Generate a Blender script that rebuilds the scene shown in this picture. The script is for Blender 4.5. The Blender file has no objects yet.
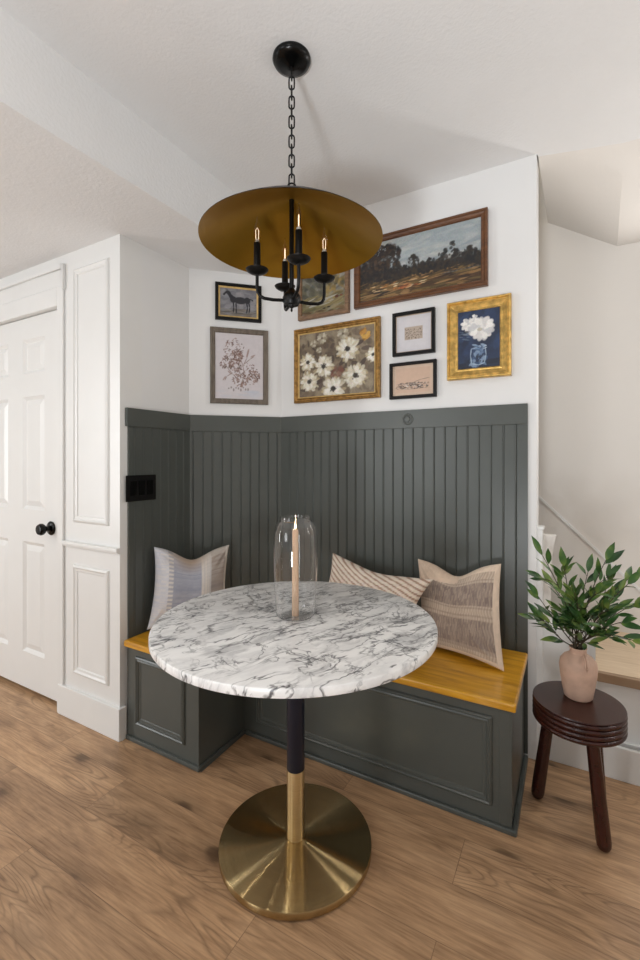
import bpy, bmesh, math, random
import numpy as np
from mathutils import Vector, Matrix
PI = math.pi
sc = bpy.context.scene
col = sc.collection
rnd = random.Random(7)

# ------------------------------------------------------------ camera model
F_PX, HOR, YAW, EYE = 447.6, 459.5, math.radians(29.4), 1.26
def ray(px, py, t):
    s, c = math.sin(YAW), math.cos(YAW)
    r = (px-320)/F_PX; u = (HOR-py)/F_PX
    return Vector(((-s+r*c)*t, (c+r*s)*t, EYE+u*t))
def on_y(px, py, y):
    d = ray(px, py, 1) - Vector((0, 0, EYE)); k = y/d.y
    return Vector((d.x*k, y, EYE+d.z*k))

cam_d = bpy.data.cameras.new('camera')
cam = bpy.data.objects.new('camera', cam_d); col.objects.link(cam)
cam.location = (0, 0, EYE); cam.rotation_euler = (PI/2, 0, YAW)
cam_d.sensor_fit = 'VERTICAL'; cam_d.sensor_height = 36; cam_d.sensor_width = 24
cam_d.lens = 36*F_PX/960
cam_d.shift_y = -(480-HOR)/960
cam_d.clip_start = .02
sc.camera = cam

# ------------------------------------------------------------ mesh builder
class MB:
    def __init__(s): s.v = []; s.f = []
    def add(s, vs, fs):
        b = len(s.v); s.v += [tuple(p) for p in vs]; s.f += [tuple(b+i for i in q) for q in fs]; return s
    def box(s, x0, x1, y0, y1, z0, z1):
        vs = [(x, y, z) for z in (z0, z1) for (x, y) in ((x0, y0), (x1, y0), (x1, y1), (x0, y1))]
        return s.add(vs, [(3,2,1,0), (4,5,6,7), (0,1,5,4), (1,2,6,5), (2,3,7,6), (3,0,4,7)])
    def prism(s, poly, z0, z1):            # poly in xy, counter-clockwise
        n = len(poly)
        vs = [(x, y, z0) for x, y in poly]+[(x, y, z1) for x, y in poly]
        return s.add(vs, [tuple(range(n-1, -1, -1)), tuple(range(n, 2*n))]+[(i, (i+1) % n, n+(i+1) % n, n+i) for i in range(n)])
    def lathe(s, prof, n=48, c=(0, 0, 0), closed=False):   # prof: (r, z)
        m = len(prof); vs = []; fs = []
        for r, z in prof:
            for k in range(n):
                a = 2*PI*k/n; vs.append((c[0]+r*math.cos(a), c[1]+r*math.sin(a), c[2]+z))
        for i in range(m-1):
            for k in range(n):
                fs.append((i*n+k, i*n+(k+1) % n, (i+1)*n+(k+1) % n, (i+1)*n+k))
        if not closed:
            if prof[0][0] > 1e-5: fs.append(tuple(range(n-1, -1, -1)))
            if prof[-1][0] > 1e-5: fs.append(tuple((m-1)*n+k for k in range(n)))
        else:
            for k in range(n):
                fs.append(((m-1)*n+k, (m-1)*n+(k+1) % n, (k+1) % n, k))
        return s.add(vs, fs)
    def tube(s, pts, r, n=10, closed=False):
        pts = [Vector(p) for p in pts]; m = len(pts)
        rr = r if isinstance(r, (list, tuple)) else [r]*m
        vs = []; fs = []; up = None
        for i, p in enumerate(pts):
            if closed: d = (pts[(i+1) % m]-pts[i-1]).normalized()
            else: d = (pts[min(i+1, m-1)]-pts[max(i-1, 0)]).normalized()
            if up is None:
                up = Vector((0, 0, 1)) if abs(d.z) < .9 else Vector((1, 0, 0))
            a = d.cross(up).normalized(); b = a.cross(d).normalized(); up = b
            for k in range(n):
                t = 2*PI*k/n; vs.append(p+a*math.cos(t)*rr[i]+b*math.sin(t)*rr[i])
        for i in range(m if closed else m-1):
            j = (i+1) % m
            for k in range(n):
                fs.append((i*n+k, i*n+(k+1) % n, j*n+(k+1) % n, j*n+k))
        if not closed:
            fs.append(tuple(range(n-1, -1, -1))); fs.append(tuple((m-1)*n+k for k in range(n)))
        return s.add(vs, fs)
    def sweep_rect(s, x0, x1, z0, z1, prof, y=0.0):
        """mitred moulding round a rectangle in the xz plane; prof = closed loop of (inset, outward) ; outward is -y"""
        m = len(prof); vs = []; fs = []
        for cx, cz, sx, sz in ((x0, z0, 1, 1), (x1, z0, -1, 1), (x1, z1, -1, -1), (x0, z1, 1, -1)):
            for a, b in prof: vs.append((cx+sx*a, y-b, cz+sz*a))
        for i in range(4):
            j = (i+1) % 4
            for k in range(m):
                l = (k+1) % m
                fs.append((i*m+k, j*m+k, j*m+l, i*m+l))
        return s.add(vs, fs)
    def build(s, name, mat, parent=None, smooth=False, bevel=0, loc=None, rotz=0, fix=True, seg=2):
        me = bpy.data.meshes.new(name); me.from_pydata(s.v, [], s.f); me.update()
        if fix:
            bm = bmesh.new(); bm.from_mesh(me)
            bmesh.ops.remove_doubles(bm, verts=bm.verts, dist=1e-6)
            bmesh.ops.recalc_face_normals(bm, faces=bm.faces); bm.to_mesh(me); bm.free()
        o = bpy.data.objects.new(name, me); col.objects.link(o)
        if mat: me.materials.append(mat)
        if parent: o.parent = parent
        if loc is not None: o.location = loc
        o.rotation_euler[2] = rotz
        if smooth:
            for p in me.polygons: p.use_smooth = True
            me.set_sharp_from_angle(angle=math.radians(40))
        if bevel:
            b = o.modifiers.new('bevel', 'BEVEL'); b.width = bevel; b.segments = seg; b.limit_method = 'ANGLE'; b.angle_limit = math.radians(35)
        return o

def tag(o, label=None, cat=None, group=None, kind=None):
    if label: o['label'] = label
    if cat: o['category'] = cat
    if group: o['group'] = group
    if kind: o['kind'] = kind
    return o
def thing(name, label, cat, loc=(0, 0, 0), rotz=0, group=None):
    o = bpy.data.objects.new(name, None); col.objects.link(o); o.location = loc; o.rotation_euler[2] = rotz
    o.empty_display_size = .05
    return tag(o, label, cat, group)

# ------------------------------------------------------------ materials
def rgb(h):
    c = [int(h[i:i+2], 16)/255 for i in (0, 2, 4)]
    return tuple((x/12.92 if x < .04045 else ((x+.055)/1.055)**2.4) for x in c)+(1,)
def new_mat(name):
    m = bpy.data.materials.new(name); m.use_nodes = True
    nt = m.node_tree; b = nt.nodes['Principled BSDF']
    return m, nt, b
def N(nt, t, **kw):
    n = nt.nodes.new(t)
    for k, v in kw.items():
        if k in n.inputs.keys() if isinstance(k, str) else False: n.inputs[k].default_value = v
        else: setattr(n, k, v)
    return n
def coords(nt, scale=(1, 1, 1), rot=(0, 0, 0), loc=(0, 0, 0), kind='Object'):
    tc = nt.nodes.new('ShaderNodeTexCoord'); mp = nt.nodes.new('ShaderNodeMapping')
    mp.inputs['Scale'].default_value = scale; mp.inputs['Rotation'].default_value = rot; mp.inputs['Location'].default_value = loc
    nt.links.new(tc.outputs[kind], mp.inputs['Vector']); return mp.outputs['Vector']
def noise(nt, vec, scale, detail=3, rough=.5, dist=0):
    n = nt.nodes.new('ShaderNodeTexNoise'); n.inputs['Scale'].default_value = scale
    n.inputs['Detail'].default_value = detail; n.inputs['Roughness'].default_value = rough; n.inputs['Distortion'].default_value = dist
    if vec is not None: nt.links.new(vec, n.inputs['Vector'])
    return n.outputs['Fac']
def ramp(nt, fac, stops):
    r = nt.nodes.new('ShaderNodeValToRGB'); e = r.color_ramp.elements
    while len(e) < len(stops): e.new(.5)
    for i, (p, c) in enumerate(stops):
        e[i].position = p; e[i].color = c if len(c) == 4 else tuple(c)+(1,)
    nt.links.new(fac, r.inputs['Fac']); return r.outputs['Color']
def mixc(nt, fac, a, b, mode='MIX'):
    m = nt.nodes.new('ShaderNodeMix'); m.data_type = 'RGBA'; m.blend_type = mode
    for sock, v in ((m.inputs[0], fac), (m.inputs[6], a), (m.inputs[7], b)):
        if hasattr(v, 'is_linked'): nt.links.new(v, sock)
        else: sock.default_value = v
    return m.outputs[2]
def mth(nt, op, a, b=None, c=None):
    m = nt.nodes.new('ShaderNodeMath'); m.operation = op
    for i, v in enumerate((a, b, c)):
        if v is None: continue
        if hasattr(v, 'is_linked'): nt.links.new(v, m.inputs[i])
        else: m.inputs[i].default_value = v
    return m.outputs[0]
def bump(nt, b, h, strength=.2, dist=.002):
    n = nt.nodes.new('ShaderNodeBump'); n.inputs['Strength'].default_value = strength; n.inputs['Distance'].default_value = dist
    nt.links.new(h, n.inputs['Height']); nt.links.new(n.outputs['Normal'], b.inputs['Normal'])
def simple(name, color, rough=.5, metal=0, var=.06, nscale=8, bmp=0, bscale=60, coat=0, bdist=.001):
    m, nt, b = new_mat(name)
    v = coords(nt)
    c = rgb(color) if isinstance(color, str) else tuple(color)+(1,)
    lo = tuple(x*(1-var) for x in c[:3])+(1,); hi = tuple(min(1, x*(1+var)) for x in c[:3])+(1,)
    nt.links.new(ramp(nt, noise(nt, v, nscale), [(.3, lo), (.7, hi)]), b.inputs['Base Color'])
    b.inputs['Roughness'].default_value = rough; b.inputs['Metallic'].default_value = metal
    b.inputs['Coat Weight'].default_value = coat
    if max(c[:3]) < .01: b.inputs['Specular IOR Level'].default_value = .25
    if bmp: bump(nt, b, noise(nt, v, bscale, 2), bmp, bdist)
    return m

M = {}
M['wall'] = simple('wall_paint', (.80, .80, .795), .6, var=.012, nscale=3, bmp=.10, bscale=140, bdist=.001)
M['warmwall'] = simple('stair_wall_paint', (.78, .745, .70), .6, var=.012, nscale=3, bmp=.10, bscale=140)
M['ceil'] = simple('ceiling_texture_paint', (.80, .80, .80), .75, var=.012, nscale=4, bmp=.42, bscale=85, bdist=.003)
M['trim'] = simple('trim_semigloss', (.80, .80, .785), .32, var=.01)
M['green'] = simple('dark_green_paint', (.078, .086, .078), .33, var=.05, nscale=5, bmp=.06, bscale=30)
M['black'] = simple('matte_black_metal', (.003, .003, .003), .38, metal=.0, var=.1)
M['plastic'] = simple('black_plastic', (.0008, .0008, .0008), .7, var=.1)
M['navy'] = simple('navy_black_powdercoat', (.010, .013, .028), .35, metal=.2, var=.1)
M['gloss'] = simple('gloss_black', (.002, .002, .002), .25, var=.1)
M['brasspole'] = simple('brass_tube', (.78, .62, .36), .16, metal=1, var=.05)

def mat_floor():
    m, nt, b = new_mat('oak_plank_floor')
    v = coords(nt, loc=(1.53, -.09, 0))
    br = nt.nodes.new('ShaderNodeTexBrick'); nt.links.new(v, br.inputs['Vector'])
    br.offset = .37; br.offset_frequency = 2; br.squash = 1
    br.inputs['Scale'].default_value = 1; br.inputs['Mortar Size'].default_value = .0011
    br.inputs['Mortar Smooth'].default_value = .1; br.inputs['Bias'].default_value = 0
    br.inputs['Brick Width'].default_value = 1.22; br.inputs['Row Height'].default_value = .18
    br.inputs['Color1'].default_value = (0, 0, 0, 1); br.inputs['Color2'].default_value = (1, 1, 1, 1); br.inputs['Mortar'].default_value = (.5, .5, .5, 1)
    wn = nt.nodes.new('ShaderNodeTexWhiteNoise'); wn.noise_dimensions = '1D'; nt.links.new(br.outputs['Color'], wn.inputs['W'])
    sc_ = nt.nodes.new('ShaderNodeVectorMath'); sc_.operation = 'SCALE'; nt.links.new(wn.outputs['Color'], sc_.inputs[0]); sc_.inputs['Scale'].default_value = 9
    ad = nt.nodes.new('ShaderNodeVectorMath'); ad.operation = 'ADD'; nt.links.new(v, ad.inputs[0]); nt.links.new(sc_.outputs[0], ad.inputs[1])
    def mapped(s):
        mp = nt.nodes.new('ShaderNodeMapping'); mp.inputs['Scale'].default_value = s; nt.links.new(ad.outputs[0], mp.inputs['Vector']); return mp.outputs['Vector']
    broad = noise(nt, mapped((1.5, 4.5, 1)), 1.8, 5, .6, .7)
    fine = noise(nt, mapped((4, 70, 1)), 2.2, 4, .65)
    mid = noise(nt, mapped((1.5, 16, 1)), 2.0, 4, .6, .8)
    # cathedral rings
    rings = mth(nt, 'FRACT', mth(nt, 'MULTIPLY', noise(nt, mapped((.9, 5.5, 1)), 1.3, 2, .45, .3), 24))
    rings = mth(nt, 'ABSOLUTE', mth(nt, 'SUBTRACT', rings, .5))
    base = ramp(nt, broad, [(.32, (.23, .130, .070)), (.5, (.47, .288, .155)), (.66, (.66, .44, .265))])
    base = mixc(nt, .48, base, ramp(nt, mid, [(.3, (.21, .115, .058)), (.7, (.74, .485, .285))]))
    base = mixc(nt, .30, base, ramp(nt, fine, [(.35, (.17, .093, .048)), (.6, (.64, .42, .25))]))
    rm = mth(nt, 'MULTIPLY', ramp(nt, rings, [(0, (1, 1, 1)), (.22, (0, 0, 0))]), ramp(nt, noise(nt, mapped((1, 3, 1)), 1.5, 2), [(.48, (0, 0, 0)), (.62, (.50, .50, .50))]))
    base = mixc(nt, rm, base, (.12, .068, .036, 1))
    # knots
    vo = nt.nodes.new('ShaderNodeTexVoronoi'); vo.inputs['Scale'].default_value = 2.1; nt.links.new(mapped((1.3, 2.4, 1)), vo.inputs['Vector'])
    kd = mth(nt, 'ADD', vo.outputs['Distance'], mth(nt, 'MULTIPLY', mth(nt, 'SUBTRACT', noise(nt, mapped((6, 14, 1)), 2, 3), .5), .14))
    kn = ramp(nt, kd, [(.0, (.9,)*3), (.10, (.75,)*3), (.16, (.34,)*3), (.36, (0, 0, 0))])
    base = mixc(nt, kn, base, (.055, .028, .014, 1))
    # plank tone
    base = mixc(nt, .8, base, ramp(nt, wn.outputs['Value'], [(0, (.84, .82, .80)), (1, (1.10, 1.06, 1.02))]), 'MULTIPLY')
    base = mixc(nt, mth(nt, 'MULTIPLY', br.outputs['Fac'], .55), base, (.09, .05, .028, 1))
    nt.links.new(base, b.inputs['Base Color'])
    b.inputs['Roughness'].default_value = .42; b.inputs['Specular IOR Level'].default_value = .45
    bump(nt, b, mth(nt, 'SUBTRACT', mth(nt, 'MULTIPLY', fine, .25), br.outputs['Fac']), .25, .0015)
    return m
M['floor'] = mat_floor()

def mat_marble():
    m, nt, b = new_mat('white_marble_grey_veins')
    v0 = coords(nt, rot=(0, 0, math.radians(-66)))
    warp = nt.nodes.new('ShaderNodeTexNoise'); warp.inputs['Scale'].default_value = 5; warp.inputs['Detail'].default_value = 4
    nt.links.new(v0, warp.inputs['Vector'])
    sub = nt.nodes.new('ShaderNodeVectorMath'); sub.operation = 'SUBTRACT'; nt.links.new(warp.outputs['Color'], sub.inputs[0]); sub.inputs[1].default_value = (.5, .5, .5)
    scl = nt.nodes.new('ShaderNodeVectorMath'); scl.operation = 'SCALE'; nt.links.new(sub.outputs[0], scl.inputs[0]); scl.inputs['Scale'].default_value = .11
    ad = nt.nodes.new('ShaderNodeVectorMath'); ad.operation = 'ADD'; nt.links.new(v0, ad.inputs[0]); nt.links.new(scl.outputs[0], ad.inputs[1])
    def mapped(s, loc=(0, 0, 0), rz=0):
        mp = nt.nodes.new('ShaderNodeMapping'); mp.inputs['Scale'].default_value = s; mp.inputs['Location'].default_value = loc; mp.inputs['Rotation'].default_value = (0, 0, rz)
        nt.links.new(ad.outputs[0], mp.inputs['Vector']); return mp.outputs['Vector']
    def veins(vec, scale, width, det=3):
        n = noise(nt, vec, scale, det, .55)
        d = mth(nt, 'ABSOLUTE', mth(nt, 'SUBTRACT', n, .5))
        return ramp(nt, d, [(0, (1, 1, 1)), (width, (.0, .0, .0))])
    a1 = mth(nt, 'MULTIPLY', veins(mapped((.8, 3.3, 1)), 5.2, .026, 4), ramp(nt, noise(nt, v0, 9, 3), [(.40, (.2,)*3), (.54, (1, 1, 1))]))
    a2 = mth(nt, 'MULTIPLY', veins(mapped((1.1, 2.4, 1), (3, 1, 0), .3), 9, .030, 4), ramp(nt, noise(nt, mapped((1, 1, 1), (5, 5, 0)), 7, 3), [(.44, (.05,)*3), (.60, (.9,)*3)]))
    a3 = mth(nt, 'MULTIPLY', veins(mapped((2.0, 1.2, 1), (1, 7, 0), -.7), 6.5, .020, 5), ramp(nt, noise(nt, mapped((1, 1, 1), (9, 2, 0)), 6, 3), [(.47, (.0,)*3), (.60, (.9,)*3)]))
    soft = veins(mapped((.9, 2.7, 1)), 4.6, .10, 6)
    smoky = ramp(nt, noise(nt, mapped((1.2, 2.8, 1)), 6, 5, .6), [(.32, (.60, .60, .60)), (.46, (.93, .925, .915))])
    c = mixc(nt, mth(nt, 'MULTIPLY', soft, .24), smoky, (.36, .36, .37, 1))
    vv = mth(nt, 'MINIMUM', mth(nt, 'ADD', a1, mth(nt, 'ADD', a2, a3)), 1)
    c = mixc(nt, mth(nt, 'MULTIPLY', vv, .92), c, (.055, .055, .062, 1))
    nt.links.new(c, b.inputs['Base Color']); b.inputs['Roughness'].default_value = .3
    return m
M['marble'] = mat_marble()

def mat_seat():
    m, nt, b = new_mat('honey_stained_wood')
    v = coords(nt, scale=(1.5, 14, 14)); w = coords(nt)
    g = noise(nt, v, 3, 4, .6, .5)
    c = ramp(nt, g, [(.25, (.42, .18, .010)), (.5, (.68, .33, .014)), (.75, (.80, .44, .05))])
    k = noise(nt, w, 5, 3)
    c = mixc(nt, ramp(nt, k, [(.55, (0, 0, 0)), (.75, (.5, .5, .5))]), c, (.72, .43, .17, 1))
    nt.links.new(c, b.inputs['Base Color']); b.inputs['Roughness'].default_value = .28
    b.inputs['Coat Weight'].default_value = .3; b.inputs['Coat Roughness'].default_value = .15
    bump(nt, b, g, .1); return m
M['seat'] = mat_seat()
def mat_wood(name, a, b_, rough, scale=(2, 20, 2), coat=0):
    m, nt, b = new_mat(name)
    g = noise(nt, coords(nt, scale=scale), 3, 4, .6, .4)
    nt.links.new(ramp(nt, g, [(.3, a), (.7, b_)]), b.inputs['Base Color']); b.inputs['Roughness'].default_value = rough
    b.inputs['Coat Weight'].default_value = coat; b.inputs['Coat Roughness'].default_value = .12
    return m
M['mahog'] = mat_wood('dark_mahogany', (.020, .0045, .003), (.048, .010, .006), .27, (3, 16, 3), 0)
M['tread'] = mat_wood('oak_stair_tread', (.68, .51, .34), (.84, .67, .48), .4)
M['tread_edge'] = mat_wood('oak_stair_nosing', (.30, .19, .11), (.40, .27, .17), .45)
M['walnut'] = mat_wood('walnut_frame', (.085, .032, .012), (.17, .068, .024), .35, (6, 6, 30))
M['greywood'] = mat_wood('weathered_grey_frame', (.10, .08, .06), (.20, .165, .13), .55, (20, 20, 4))
M['lightwood'] = mat_wood('reclaimed_wood_frame', (.16, .09, .05), (.30, .18, .10), .5, (8, 8, 30))
M['goldframe'] = simple('gilt_frame', (.62, .40, .12), .34, metal=.75, var=.35, nscale=40, bmp=.3, bscale=90)
M['darkgold'] = simple('antique_gold_frame', (.34, .19, .055), .4, metal=.6, var=.45, nscale=50, bmp=.3, bscale=90)
M['goldliner'] = simple('gold_liner', (.62, .42, .16), .45, metal=.3, var=.2, nscale=60)
M['blackframe'] = simple('black_frame', (.003, .003, .003), .45, var=.1)
M['candlewax'] = simple('cream_wax', (.88, .60, .40), .5, var=.03)
M['ceramic'] = simple('peach_ceramic', (.54, .36, .27), .6, var=.14, nscale=22, bmp=.3, bscale=70)
M['leaf'] = None

def mat_base():
    m, nt, b = new_mat('circular_brushed_brass')
    b.inputs['Base Color'].default_value = (.36, .255, .115, 1); b.inputs['Metallic'].default_value = 1
    b.inputs['Roughness'].default_value = .20; b.inputs['Anisotropic'].default_value = .98; b.inputs['Anisotropic Rotation'].default_value = .25
    tg = nt.nodes.new('ShaderNodeTangent'); tg.direction_type = 'RADIAL'; tg.axis = 'Z'
    nt.links.new(tg.outputs['Tangent'], b.inputs['Tangent'])
    v = coords(nt); ln = nt.nodes.new('ShaderNodeVectorMath'); ln.operation = 'LENGTH'; nt.links.new(v, ln.inputs[0])
    g = nt.nodes.new('ShaderNodeTexNoise'); g.noise_dimensions = '1D'; g.inputs['Scale'].default_value = 260; nt.links.new(ln.outputs['Value'], g.inputs['W'])
    nt.links.new(ramp(nt, g.outputs['Fac'], [(.3, (.42, .31, .15)), (.7, (.47, .35, .18))]), b.inputs['Base Color'])
    # very fine concentric grooves: the normal wobbles along the radius only
    sx = nt.nodes.new('ShaderNodeVectorMath'); sx.operation = 'MULTIPLY'; nt.links.new(v, sx.inputs[0]); sx.inputs[1].default_value = (1, 1, 0)
    nr = nt.nodes.new('ShaderNodeVectorMath'); nr.operation = 'NORMALIZE'; nt.links.new(sx.outputs[0], nr.inputs[0])
    wn = nt.nodes.new('ShaderNodeTexWhiteNoise'); wn.noise_dimensions = '1D'
    nt.links.new(mth(nt, 'FLOOR', mth(nt, 'MULTIPLY', ln.outputs['Value'], 70000)), wn.inputs['W'])
    amp = mth(nt, 'MULTIPLY', mth(nt, 'SUBTRACT', wn.outputs['Value'], .5), 1.35)
    sw_ = nt.nodes.new('ShaderNodeVectorMath'); sw_.operation = 'SCALE'; nt.links.new(nr.outputs[0], sw_.inputs[0]); nt.links.new(amp, sw_.inputs['Scale'])
    ge = nt.nodes.new('ShaderNodeNewGeometry')
    ad = nt.nodes.new('ShaderNodeVectorMath'); ad.operation = 'ADD'; nt.links.new(ge.outputs['Normal'], ad.inputs[0]); nt.links.new(sw_.outputs[0], ad.inputs[1])
    nn_ = nt.nodes.new('ShaderNodeVectorMath'); nn_.operation = 'NORMALIZE'; nt.links.new(ad.outputs[0], nn_.inputs[0])
    nt.links.new(nn_.outputs[0], b.inputs['Normal'])
    return m
M['brass'] = mat_base()
def mat_tube():
    m, nt, b = new_mat('brushed_brass_tube')
    nt.links.new(ramp(nt, noise(nt, coords(nt, scale=(1, 1, 40)), 20, 2), [(.3, (.70, .55, .30)), (.7, (.78, .62, .36))]), b.inputs['Base Color'])
    b.inputs['Metallic'].default_value = 1; b.inputs['Roughness'].default_value = .30; b.inputs['Anisotropic'].default_value = .95; b.inputs['Anisotropic Rotation'].default_value = .25
    tg = nt.nodes.new('ShaderNodeTangent'); tg.direction_type = 'RADIAL'; tg.axis = 'Z'; nt.links.new(tg.outputs['Tangent'], b.inputs['Tangent'])
    return m
M['brasspole'] = mat_tube()
def mat_shade():
    m, nt, b = new_mat('gold_leaf_shade_lining')
    g = noise(nt, coords(nt), 5, 3)
    nt.links.new(ramp(nt, g, [(.3, (.33, .175, .014)), (.7, (.41, .22, .020))]), b.inputs['Base Color'])
    b.inputs['Metallic'].default_value = .75; b.inputs['Roughness'].default_value = .34
    return m
M['shade'] = mat_shade()
def mat_glass(name, rough=0, tint=(1, 1, 1), ior=1.45):
    m, nt, b = new_mat(name)
    g = noise(nt, coords(nt), 10, 2)
    nt.links.new(ramp(nt, g, [(.3, tuple(x*.99 for x in tint)), (.7, tint)]), b.inputs['Base Color'])
    b.inputs['Roughness'].default_value = rough; b.inputs['Transmission Weight'].default_value = 1; b.inputs['IOR'].default_value = ior
    return m
M['glass'] = mat_glass('clear_glass')
M['bulb'] = mat_glass('bulb_glass', 0, (1, .96, .9), 1.3)
def emit(name, c, s):
    m, nt, b = new_mat(name); b.inputs['Base Color'].default_value = c+(1,)
    b.inputs['Emission Color'].default_value = c+(1,); b.inputs['Emission Strength'].default_value = s
    return m
M['flame'] = emit('candle_flame', (1, .80, .5), 8)
M['filament'] = emit('filament_glow', (1, .78, .55), 2.0)
def mat_attr(name, rough=.6, bmp=0, bscale=200, sheen=0):
    m, nt, b = new_mat(name)
    a = nt.nodes.new('ShaderNodeVertexColor'); a.layer_name = 'paint'
    g = noise(nt, coords(nt), 60, 2)
    c = mixc(nt, .5, a.outputs['Color'], ramp(nt, g, [(.3, (.92,)*3), (.7, (1.04,)*3)]), 'MULTIPLY')
    nt.links.new(c, b.inputs['Base Color']); b.inputs['Roughness'].default_value = rough
    b.inputs['Sheen Weight'].default_value = sheen
    if bmp: bump(nt, b, noise(nt, coords(nt), bscale, 2), bmp, .002)
    return m
M['canvas'] = mat_attr('painted_canvas', .5, .15, 300)
M['cloth'] = mat_attr('woven_cotton', .9, .7, 200, .1)

def mat_leaf():
    m, nt, b = new_mat('glossy_green_leaf')
    g = noise(nt, coords(nt), 16, 2)
    nt.links.new(ramp(nt, g, [(.32, (.014, .050, .014)), (.5, (.045, .12, .026)), (.68, (.20, .27, .05))]), b.inputs['Base Color'])
    b.inputs['Roughness'].default_value = .38
    return m
M['leaf'] = mat_leaf()
M['stem'] = simple('brown_green_stem', (.045, .035, .02), .6, var=.2)

# ------------------------------------------------------------ the room
ZL, ZH = 2.275, 2.54
def st(name, mb, mat, **k): return tag(mb.build(name, mat, **k), kind='structure')
st('floor', MB().box(-4.5, 1.45, -4.2, 2.8, -.05, 0), M['floor'])
# high ceiling, with the stair opening beyond the alcove wall
st('ceiling', MB().box(-1.41, 1.45, -4.2, 2.08, ZH, ZH+.08)
   .prism([(-.13, 2.08), (1.45, 2.08), (1.45, 2.18), (.186, 2.18), (-.125, 2.10)], ZH, ZH+.08), M['ceil'])
st('ceiling_low', MB().prism([(-4.5, -4.2), (-1.41, -4.2), (-1.41, 2.2), (-4.5, 2.2)], ZL, ZH+.08), M['ceil'])
# sloping stair ceiling
sl = MB()
A = [(-.125, 2.10, ZH), (.186, 2.18, ZH), (.197, 2.70, 2.335), (-.115, 2.70, ZH-.005)]
Bq = [(.186, 2.18, ZH), (1.45, 2.18, ZH), (1.45, 2.70, 2.335), (.197, 2.70, 2.335)]
nn = 14; gv = []
for j in range(nn+1):
    for i in range(nn+1):
        a_, b_ = i/nn, j/nn
        gv.append(tuple(A[0][k]*(1-a_)*(1-b_)+A[1][k]*a_*(1-b_)+A[2][k]*a_*b_+A[3][k]*(1-a_)*b_ for k in range(3)))
m_ = len(gv); gv += [(x, y, z+.05) for x, y, z in gv]
gf = []
for j in range(nn):
    for i in range(nn):
        a_ = j*(nn+1)+i; gf += [(a_, a_+1, a_+nn+2, a_+nn+1), (m_+a_+nn+1, m_+a_+nn+2, m_+a_+1, m_+a_)]
for k in range(nn):
    for a_, b_ in ((k, k+1), (nn*(nn+1)+k+1, nn*(nn+1)+k), ((k+1)*(nn+1), k*(nn+1)), (k*(nn+1)+nn, (k+1)*(nn+1)+nn)):
        gf.append((a_, m_+a_, m_+b_, b_))
sl.add(gv, gf)
for q in (Bq,):
    sl.add(q+[(x, y, z+.06) for x, y, z in q], [(0,1,2,3), (7,6,5,4), (0,4,5,1), (1,5,6,2), (2,6,7,3), (3,7,4,0)])
st('ceiling_stair_slope', sl, M['warmwall'])
# walls
st('wall_back', MB().box(-1.42, -.13, 2.08, 2.20, 0, 3.6), M['wall'])
d = .12/math.sqrt(2)
st('wall_corner', MB().prism([(-1.772, 1.728), (-1.42, 2.08), (-1.42-d, 2.08+d), (-1.772-d, 1.728+d)], 0, ZH+.08), M['wall'])
st('wall_side', MB().prism([(-1.86, 1.43), (-1.772, 1.43), (-1.772, 1.728), (-1.857, 1.813)], 0, ZL), M['wall'])
st('wall_left', MB().box(-2.24, -1.772, 1.312, 1.43, 0, ZL).box(-3.06, -2.24, 1.312, 1.43, 2.03, ZL).box(-4.5, -3.06, 1.312, 1.43, 0, ZL), M['trim'])
st('wall_stair', MB().box(-2.0, 1.45, 2.70, 2.80, 0, 3.6), M['warmwall'])
st('wall_right', MB().box(1.45, 1.55, -4.2, 2.80, 0, 3.6), M['wall'])
st('ceiling_stairwell', MB().box(-2.0, 1.55, 2.2, 2.8, 3.6, 3.66), M['warmwall'])

st('wall_light_block', MB().box(-4.5, -1.9, 2.25, 2.30, 0, ZL), M['wall'])  # unseen wall added behind the door to block light leaking under it
st('wall_far_left', MB().box(-4.56, -4.5, -4.2, 2.3, 0, ZL), M['wall'])
# stair: two steps, side panel, skirt line and end post
st('trim_stair_panel', MB().prism([(-.13, 2.12), (.082, 2.12), (.082, 2.20), (-.13, 2.20)], 0, .57)
   .box(.082, 1.45, 2.165, 2.21, 0, .36), M['trim'])
sw = MB()
pts = [(-.108, .94), (-.059, .939), (-.074, .86), (-.080, .70), (-.080, .56), (-.108, .56)]
sw.add([(x, 2.135, z) for x, z in pts]+[(x, 2.16, z) for x, z in pts], [tuple(range(6)), tuple(range(11, 5, -1))]+[(i, i+6, (i+1) % 6+6, (i+1) % 6) for i in range(6)])
st('trim_stair_skirt', sw, M['warmwall'])
st('trim_stair_post', MB().box(-.131, -.108, 2.10, 2.15, 0, .965).box(-.134, -.103, 2.095, 2.155, .965, .976), M['trim'], bevel=.002)
st('trim_stair_line', MB().add([(x, y, z+dz) for y in (2.694, 2.702) for (x, z) in ((-.40, 1.295), (.80, .116)) for dz in (-.009, .009)],
   [(0,2,3,1), (4,5,7,6), (0,1,5,4), (2,6,7,3), (1,3,7,5), (0,4,6,2)]), M['trim'])
t = thing('stair_tread', 'light oak stair landing with darker front edge behind the stool', 'stair', (.08, 2.15, .36))
MB().box(.003, 1.37, .012, .55, 0, .035).build('tread_board', M['tread'], t)
MB().box(.003, 1.37, -.012, .012, -.002, .035).build('nosing', M['tread_edge'], t, bevel=.003)
st('baseboard_stair', MB().box(-.105, 1.45, 2.105, 2.12, 0, .13).box(.082, 1.45, 2.15, 2.165, 0, .13), M['trim'], bevel=.003)
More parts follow.
